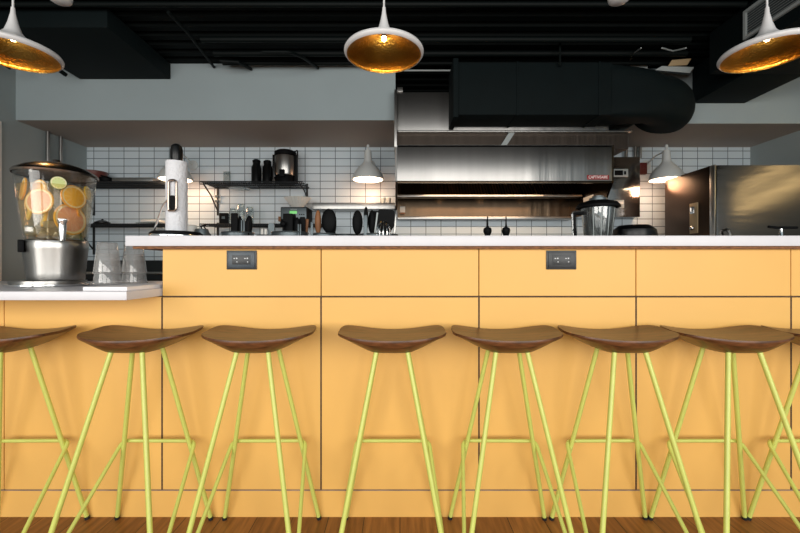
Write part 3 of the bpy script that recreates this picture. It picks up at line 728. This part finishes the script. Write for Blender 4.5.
for k, (px, h_, lab) in enumerate(((232, .20, 'clear glass jar on the lower wire shelf beside the black device'), (240, .26, 'tallest clear glass jar in the middle of the lower wire shelf'), (249, .22, 'clear glass jar on the lower shelf nearest the brewer'))):
    g = thing('glass_jar', lab, 'jar', (on(px, 5.0), 5.03, ZL + .008), 0, 'clear glass jars on the lower shelf')
    MB().lathe([(.04, 0), (.048, .006), (.048, h_ - .04), (.036, h_ - .01), (.038, h_)], 28, caps=False).build('jar_wall', 'glass', g)
    MB().lathe([(.036, h_ - .012), (.0405, h_ - .01), (.0405, h_ + .002), (.036, h_ + .004)], 28, caps=False).build('rim', 'glass', g)
pl = MB().lathe([(.06, .012), (.10, .004), (.13, -.006), (.125, -.010), (.05, 0), (0, .0)], 36, caps=False).build('saucepan_lid', 'glass'); pl.location = (on(238, 5.0), 5.05, ZU - .045)
tag(pl, 'flat clear glass bowl hanging under the wire shelf left of the urn shelf', 'bowl')
tag(MB().box(on(222, 5.2), on(229, 5.2), 5.24, 5.25, ZU + .01, ZU + .21).build('clear_sheet', 'glass'), 'clear plastic sheet standing on the upper shelf against the tiles', 'sheet')
so = thing('wall_outlet', 'white wall outlet with plugs on the tiles under the wire shelf', 'outlet', (on(216, 5.25), 5.3, W(0, 199, 5.28).z))
MB().box(-.04, .04, -.01, 0, -.06, .06, .003).build('cover_plate', 'white_plain', so); MB().box(-.018, .03, -.05, -.009, .015, .045, .005).box(-.018, .03, -.05, -.009, -.045, -.015, .005).build('plug', 'basin_grey', so)
# left upper shelf
tr_ = thing('baking_tray', 'shallow steel baking tray on the upper shelf behind the towel roll', 'tray', (on(137, 5.0), 5.08, ZU + .008))
MB().box(-.24, .24, -.16, .16, 0, .012, .003).build('tray_floor', 'basin_grey', tr_); MB().box(-.25, .25, -.17, -.16, .0, .05, .002).box(-.25, .25, .16, .17, .0, .05, .002).box(-.25, -.24, -.16, .16, 0, .05).box(.24, .25, -.16, .16, 0, .05).build('tray_rim', 'steel', tr_)
bo = thing('mixing_bowl', 'maroon bowl on the upper shelf just over the dispenser lid', 'bowl', (on(90, 5.0), 5.08, ZU + .008))
MB().lathe([(.05, 0), (.09, .03), (.13, .10), (.14, .15), (.135, .15), (.12, .10), (.05, .012), (0, .012)], 32, caps=False).build('bowl_wall', 'maroon', bo); MB().lathe([(.136, .148), (.144, .15), (.14, .156), (.134, .152)], 32, caps=False).build('rim', 'maroon', bo)
sk = thing('black_pan', 'dark pan beside the steel tray on the upper shelf', 'pan', (on(108, 5.0), 4.98, ZU + .008))
MB().lathe([(.06, 0), (.075, .01), (.08, .06), (.076, .06), (.07, .012), (0, .012)], 28, caps=False).build('pan_wall', 'black', sk); MB().tube([(.078, 0, .05), (.03, -.14, .06)], .009, 8).build('handle', 'black', sk)
bb = thing('serving_dish', 'black covered dish on the lower shelf beside the dispenser', 'dish', (on(100, 5.0), 5.04, ZL + .008))
MB().lathe([(.06, 0), (.085, .02), (.085, .03), (.04, .055), (0, .06)], 28, caps=False).build('dish_cover', 'black_gloss', bb); MB().ball((0, 0, .064), .012).build('knob', 'black', bb)
pt_ = thing('plate_stack', 'pale tray lying on the lower shelf behind the towel roll', 'tray', (on(150, 5.0), 5.06, ZL + .008))
MB().box(-.14, .14, -.12, .12, 0, .02, .004).build('tray_floor', 'glass', pt_); MB().box(-.1, .12, -.1, .1, .022, .06, .02).build('folded_cloth', 'white_plain', pt_)
# steel wall shelf left of the hood
ss = thing('steel_wall_shelf', 'narrow stainless shelf under the lamp left of the hood', 'shelf', (on(354, 5.1), 5.3, W(0, 209, 5.05).z))
MB().box(-.52, .52, -.25, 0, .0, .08, .004).build('shelf_top', 'steel', ss)
for x in (-.4, .4): MB().prism([(-.2, 0), (0, 0), (0, -.16)], x - .004, x + .004).build('bracket', 'steel', ss)
for k, (px, lab) in enumerate(((383, 'small pale cup on the stainless wall shelf, nearer the lamp'), (388.5, 'small pale cup on the stainless wall shelf, nearest the hood'))):
    q = thing('small_cup', lab, 'cup', (on(px, 5.1), 5.14, W(0, 209, 5.05).z + .08), 0, 'small cups on the stainless shelf')
    MB().lathe([(.025, 0), (.034, .07), (.031, .07), (.022, .006), (0, .006)], 20, caps=False).build('cup_wall', 'grille', q)
    MB().lathe([(.031, .069), (.035, .07), (.033, .074)], 20, caps=False).build('rim', 'white_plain', q)

# ------------------------------------------------------------------ black cooking line against the back wall
def unit(x0, x1, z, label, name='cooking_range', cat='range'):
    o = thing(name, label, cat, ((x0 + x1) / 2, 4.55, 0)); h = (x1 - x0) / 2 - .004
    MB().box(-h, h, 0, .72, .1, z, .006).build('range_body', 'black_counter', o)
    MB().box(-h + .03, h - .03, -.02, 0, .2, z - .22, .006).build('front_door', 'black', o)
    MB().box(-h, h, -.03, 0, z - .16, z - .13, .004).build('front_rail', 'steel', o)
    for s in (-1, 1): MB().lathe([(.03, 0), (.03, .1)], 14, (s * (h - .08), .36, 0)).build('foot', 'black', o)
for i, (a, c, z, l) in enumerate([(-4.05, -3.0, 1.02, 'black kitchen unit in the far left corner behind the dispenser'), (-3.0, -2.0, 1.02, 'black kitchen unit seen through the gap behind the cups'), (-2.0, -1.0, .93, 'black kitchen unit under the coffee brewer shelf'), (-1.0, 0, .93, 'black kitchen unit left of the hood'), (0, 1.1, .93, 'black range under the left half of the hood'), (1.1, 2.2, .93, 'black range under the right half of the hood'), (2.2, 3.2, .93, 'black kitchen unit between hood and fridge')]):
    unit(a, c, z, l)
# prep worktop right behind the bar
wt = thing('prep_worktop', 'stainless prep worktop hidden behind the bar counter', 'worktop', (1.2, 2.25, 0))
MB().box(-1.9, 2.4, -.34, .35, .86, .9, .004).build('worktop_slab', 'steel', wt)
for x in (-1.85, 2.35):
    for y in (-.3, .3): MB().box(x - .02, x + .02, y - .02, y + .02, 0, .86).build('leg', 'steel', wt)

# ------------------------------------------------------------------ utensils and tools above the bar top
WZ = .9
def canister(px, d, r, h, label, m='basin_grey'):
    o = thing('utensil_canister', label, 'canister', (on(px, d), d, WZ), 0, 'utensil canisters behind the bar')
    MB().lathe([(r * .9, 0), (r, .006), (r, h), (r - .004, h), (r - .004, .01), (0, .01)], 32, caps=False).build('canister_wall', m, o)
    MB().lathe([(r - .003, h - .004), (r + .004, h), (r + .002, h + .005), (r - .004, h + .002)], 32, caps=False).build('rim', m, o)
canister(238, 2.25, .085, .237, 'grey canister of black spatulas nearest the towel roll')
canister(290, 2.25, .1, .237, 'grey canister of black utensils in front of the coffee brewer')
canister(324, 2.25, .07, .23, 'grey canister holding the wooden spoon and black ladle')
canister(378, 2.25, .11, .225, 'wide grey canister holding the whisk and big black turners')
canister(266, 2.3, .05, .225, 'small canister of thin tools between the two black bunches')
def utensil(kind, name, px, py, wpx, d, label, m='black', lean=0., hm=None, cat=None):
    top = W(px, py, d); base = Vector((top.x - lean, d, WZ + .012))
    L = (top - base).length; rot = math.atan2(top.x - base.x, top.z - base.z)
    o = thing(name, label, cat or name.split('_')[-1], tuple(base), 0, 'kitchen utensils standing behind the bar')
    o.rotation_euler = (0, rot, 0)
    w = wpx / F * d / 2
    if kind == 'spatula':
        h = .13
        pr = [(-w * .6, L - h), (w * .6, L - h), (w, L - h * .7), (w, L - .012), (w * .8, L), (-w * .8, L), (-w, L - .012), (-w, L - h * .7)]
        MB().prism(pr, -.004, .004, 'y').build('blade', m, o)
    elif kind == 'spoon':
        h = .14
        MB().ball((0, 0, L - h / 2), h / 2, (w / (h / 2), .22, 1)).build('bowl', m, o); 
    elif kind == 'ladle':
        MB().ball((0, -.01, L - w), w, (1, .75, 1)).build('bowl', m, o); h = w * 1.6
    elif kind == 'tongs':
        h = .05
        MB().box(-w, -w * .2, -.006, .006, L - .15, L, .004).box(w * .2, w, -.006, .006, L - .15, L, .004).build('arms', m, o); h = .14
    elif kind == 'whisk':
        h = .13; q = MB()
        for k in range(6):
            a = PI * k / 6; ca, sa = math.cos(a), math.sin(a)
            q.tube([(ca * w * math.sin(t), sa * w * math.sin(t), L - h * (.5 + .5 * math.cos(t))) for t in [2 * PI * j / 24 for j in range(25)]], .0022, 5)
        q.build('wire_loops', m, o)
    elif kind == 'paddle':
        h = .15
        MB().box(-w, w, -.007, .007, L - h, L, min(w * .6, .006)).build('blade', m, o)
    MB().tube([(0, 0, 0), (0, 0, L - h + .012)], .0065, 8).build('handle', hm or m, o)
utensil('paddle', 'black_spatula', 234.5, 213, 7, 2.22, 'tallest black spatula of the bunch nearest the towel roll')
utensil('spoon', 'black_spoon', 240, 216, 6, 2.24, 'black spoon in the middle of the bunch nearest the towel roll')
utensil('spoon', 'black_spoon', 249.5, 215.5, 8, 2.26, 'broad black spoon leaning right in the bunch nearest the towel roll', lean=.03)
utensil('tongs', 'steel_tongs', 243, 220, 4, 2.2, 'thin steel tongs among the black bunch nearest the towel roll', 'basin_grey')
utensil('spatula', 'grey_spatula', 271.5, 223, 6, 2.32, 'small grey spatula between the two black bunches', 'basin_grey')
utensil('tongs', 'slotted_fork', 264, 229, 6, 2.3, 'pale forked tool low between the two black bunches', 'white_plain', cat='fork')
utensil('paddle', 'black_turner', 288, 213.5, 10, 2.22, 'broad black turner in front of the coffee brewer display')
utensil('spoon', 'black_spoon', 297, 217, 7, 2.24, 'black spoon right of the broad turner before the brewer')
utensil('spatula', 'black_spatula', 302.5, 217, 6, 2.27, 'narrow black spatula under the right side of the brewer')
utensil('paddle', 'wooden_spatula', 307, 219, 4, 2.3, 'dark wooden spatula leaning right beside the brewer', 'wood_handle', .03)
utensil('spoon', 'wooden_spoon', 318, 210, 6.5, 2.27, 'brown wooden spoon standing beside the black ladle', 'wood_handle')
utensil('spoon', 'black_ladle', 329, 208.5, 15, 2.24, 'big black ladle left of the wall lamp glow', lean=.0)
utensil('paddle', 'steel_turner', 312, 222, 2.5, 2.2, 'thin steel turner between wooden spatula and wooden spoon', 'basin_grey')
utensil('spoon', 'black_turning_spoon', 357.5, 210, 10.5, 2.24, 'broad oval black spoon just below the middle wall lamp', cat='spoon')
utensil('paddle', 'steel_knife', 365.5, 215, 4, 2.16, 'steel handled tool upright beside the oval black spoon', 'basin_grey', cat='tool')
utensil('spoon', 'black_spoon', 366, 206.5, 5, 2.26, 'tall narrow black spoon rising behind the steel tool')
utensil('spoon', 'black_spoon', 372, 210, 8, 2.29, 'black spoon half behind the steel tool and the thin rod')
utensil('paddle', 'thin_rod', 377.5, 212.5, 1.6, 2.16, 'thin pale rod leaning right before the square black turner', 'grille', .04, cat='rod')
utensil('spatula', 'square_turner', 386.5, 209.5, 17, 2.27, 'wide square black turner left of the hood end', lean=.02)
utensil('whisk', 'wire_whisk', 383.5, 221.5, 15, 2.16, 'round steel wire whisk in front of the square black turner', 'chrome')
utensil('paddle', 'steel_spatula', 395.5, 213.5, 2.2, 2.3, 'narrow steel spatula leaning at the hood end', 'steel', .02)
utensil('spatula', 'black_spatula', 245.5, 221, 6, 2.21, 'short black spatula between the two black spoons nearest the towel roll', lean=-.01)
utensil('ladle', 'black_ladle', 283.5, 221, 6, 2.2, 'small black ladle at the left of the bunch before the brewer')
utensil('spatula', 'black_spatula', 293, 214, 6, 2.28, 'black spatula between the broad turner and the black spoon before the brewer', lean=.015)
utensil('tongs', 'steel_tongs', 299.5, 224, 3.5, 2.18, 'short steel tongs in front of the bunch before the brewer', 'basin_grey')
utensil('spoon', 'black_spoon', 334, 214, 7, 2.28, 'black spoon leaning right behind the big black ladle', lean=.03)
utensil('spatula', 'black_spatula', 376, 211, 6, 2.31, 'narrow black spatula behind the thin pale rod', lean=.01)
# low dark tray under the middle lamp, steel cup beside towel
ty = thing('steel_pan', 'low dark pan edge between the black ladle and the oval spoon', 'pan', (on(344, 2.4), 2.44, WZ))
MB().lathe([(.06, 0), (.075, .02), (.078, .238), (.074, .238), (.07, .02), (0, .02)], 30, caps=False, sx=1.0, sy=1).build('pan_wall', 'basin_grey', ty); MB().lathe([(.074, .236), (.082, .238), (.08, .244), (.074, .242)], 30, caps=False).build('rim', 'basin_grey', ty)
jx = thing('steel_pitcher', 'small steel pitcher with black lever right of the towel holder', 'pitcher', (on(199.5, 1.72), 1.74, 1.065))
MB().lathe([(.028, 0), (.031, .003), (.03, .03), (.026, .048), (.024, .048), (0, .046)], 24, caps=False).build('pitcher_wall', 'basin_grey', jx); MB().tube([(.0, 0, .046), (-.004, 0, .06), (.02, 0, .066)], .004, 6).build('lever', 'black', jx)
pc = thing('paper_cup', 'white paper cup right behind the towel roll', 'cup', (on(191, 1.75), 1.75, 1.065))
MB().lathe([(.018, 0), (.024, .062), (.022, .062), (.016, .004), (0, .004)], 24, caps=False).build('cup_wall', 'white_plain', pc); MB().lathe([(.022, .061), (.0252, .063), (.023, .065)], 24, caps=False).build('rim', 'white_plain', pc)
# pourer bottles
for px, lab in ((487.5, 'black-topped bottle pourer under the hood, the one nearer the lamp'), (506, 'black-topped bottle pourer under the hood, the one nearer the blender')):
    o = thing('pourer_bottle', lab, 'bottle', (on(px, 2.2), 2.2, WZ), 0, 'bottles with pourers behind the bar')
    MB().lathe([(.03, 0), (.034, .005), (.034, .14), (.014, .19), (.013, .215), (0, .215)], 24, caps=False).build('bottle_body', 'glass', o)
    MB().lathe([(.012, .21), (.016, .225), (.022, .238), (.023, .25), (.019, .262), (.009, .266), (0, .267)], 24, caps=False).build('stopper', 'black', o)
    MB().lathe([(.009, .266), (.005, .275), (.0035, .325), (0, .326)], 12, caps=False).build('spout', 'black', o)
# blender
bx = on(598, 2.2)
bl = thing('blender', 'clear-jar blender with black lid at the right end of the hood', 'blender', (bx, 2.2, WZ))
MB().lathe([(.085, 0), (.09, .01), (.075, .11), (.06, .125), (0, .125)], 32, caps=False).build('motor_base', 'black', bl)
MB().lathe([(.055, .125), (.065, .14), (.087, .37), (.083, .37), (.06, .15), (0, .15)], 36, caps=False).build('jar', 'jar', bl)
MB().lathe([(.10, .368), (.112, .372), (.112, .382), (.095, .40), (.06, .41), (0, .412)], 40, caps=False).build('lid', 'black', bl)
MB().lathe([(.045, .411), (.045, .425), (.03, .43), (.03, .436), (0, .437)], 28, caps=False).build('lid_plug', 'basin_grey', bl)
for k in range(4):
    a = -PI / 2 + (k - 1.5) * .5
    MB().tube([(.064 * math.cos(a), .064 * math.sin(a), .16), (.085 * math.cos(a), .085 * math.sin(a), .365)], .003, 6).build('jar_rib', 'grille', bl)
MB().tube([(-.07, 0, .345), (-.135, 0, .34), (-.128, 0, .2), (-.065, 0, .19)], .011, 10, bend=.02).build('handle', 'black', bl)
MB().tube([(-.075, -.01, .352), (-.148, -.01, .35), (-.14, -.01, .19)], .005, 8, bend=.02).build('handle_edge', 'jar', bl)
pn = thing('black_wok', 'black pan standing tilted behind the bar right of the blender', 'pan', (on(634, 2.25), 2.25, WZ))
m = MB().lathe([(.118, -.02), (.12, -.015), (.112, .03), (.08, .055), (0, .06)], 44, (0, 0, .0), 'z', caps=False, sy=.9); o = m.build('pan_wall', 'black_gloss', pn); o.location = (0, 0, .225)
o = MB().tube([(.118 * math.cos(2 * PI * k / 40), .108 * math.sin(2 * PI * k / 40), -.018) for k in range(41)], .005, 8).build('rim', 'black', pn); o.location = (0, 0, .225)
MB().lathe([(.09, 0), (.09, .205)], 28).build('support_ring', 'black', pn)
# lever tap at the right end
tpx = thing('drinks_tap', 'thin chrome tap with a black lever behind the right end of the bar', 'tap', (on(790, 1.7), 1.74, 1.065))
MB().lathe([(.012, 0), (.008, .006), (.0055, .05), (0, .052)], 16, caps=False).build('tap_post', 'chrome', tpx); MB().tube([(-.055, 0, .058), (-.02, 0, .054), (.07, 0, .054)], .006, 8).build('lever', 'black', tpx)

# ------------------------------------------------------------------ light
DAY = (1.0, .96, .90)
def aim(loc, tgt): return (Vector(tgt) - Vector(loc)).to_track_quat('-Z', 'Y').to_euler()
for nm, loc, tgt, e in (('window_light_left', (-2.9, -2.6, 1.45), (-.6, 2.0, 1.0), 105), ('window_light_right', (2.9, -2.6, 1.45), (.6, 2.0, 1.0), 105), ('window_light_middle', (0, -3.4, 1.6), (0, 3, 1.3), 110)):
    light(nm, 'AREA', loc, e, DAY, 2.6, 2.3, aim(loc, tgt))
for zz, ee in ((2.0, 7), (2.32, 6)):
    light('fridge_streak_helper', 'AREA', (4.5, 3.1, zz), ee, (1, .62, .26), 1.7, .02, aim((4.5, 3.1, zz), (4.64, 3.1, zz)))  # unseen warm strips added so the lit wall reflects as gold streaks in the fridge
light('hood_light', 'AREA', (1.1, 4.33, 1.93), 11, (1, .64, .36), 1.7, .12, aim((1.1, 4.33, 1.93), (1.1, 5.2, 1.62)))
wd = bpy.data.worlds.new('world'); bpy.context.scene.world = wd; wd.use_nodes = True
bg = wd.node_tree.nodes['Background']; bg.inputs['Color'].default_value = (.62, .78, .85, 1); bg.inputs['Strength'].default_value = .5

# ------------------------------------------------------------------ camera
cam = bpy.data.cameras.new('camera'); co = bpy.data.objects.new('camera', cam); C.objects.link(co)
co.location = (0, 0, EYE); co.rotation_euler = (PI / 2, 0, 0)
cam.sensor_width = 36; cam.lens = 36 * F / 800; cam.clip_start = .05
sc = bpy.context.scene; sc.camera = co
sc.view_settings.view_transform = 'Standard'; sc.view_settings.look = 'None'; sc.view_settings.exposure = 0
sc.cycles.use_denoising = True
sc.cycles.max_bounces = 8; sc.cycles.transparent_max_bounces = 24; sc.cycles.caustics_reflective = False; sc.cycles.caustics_refractive = False
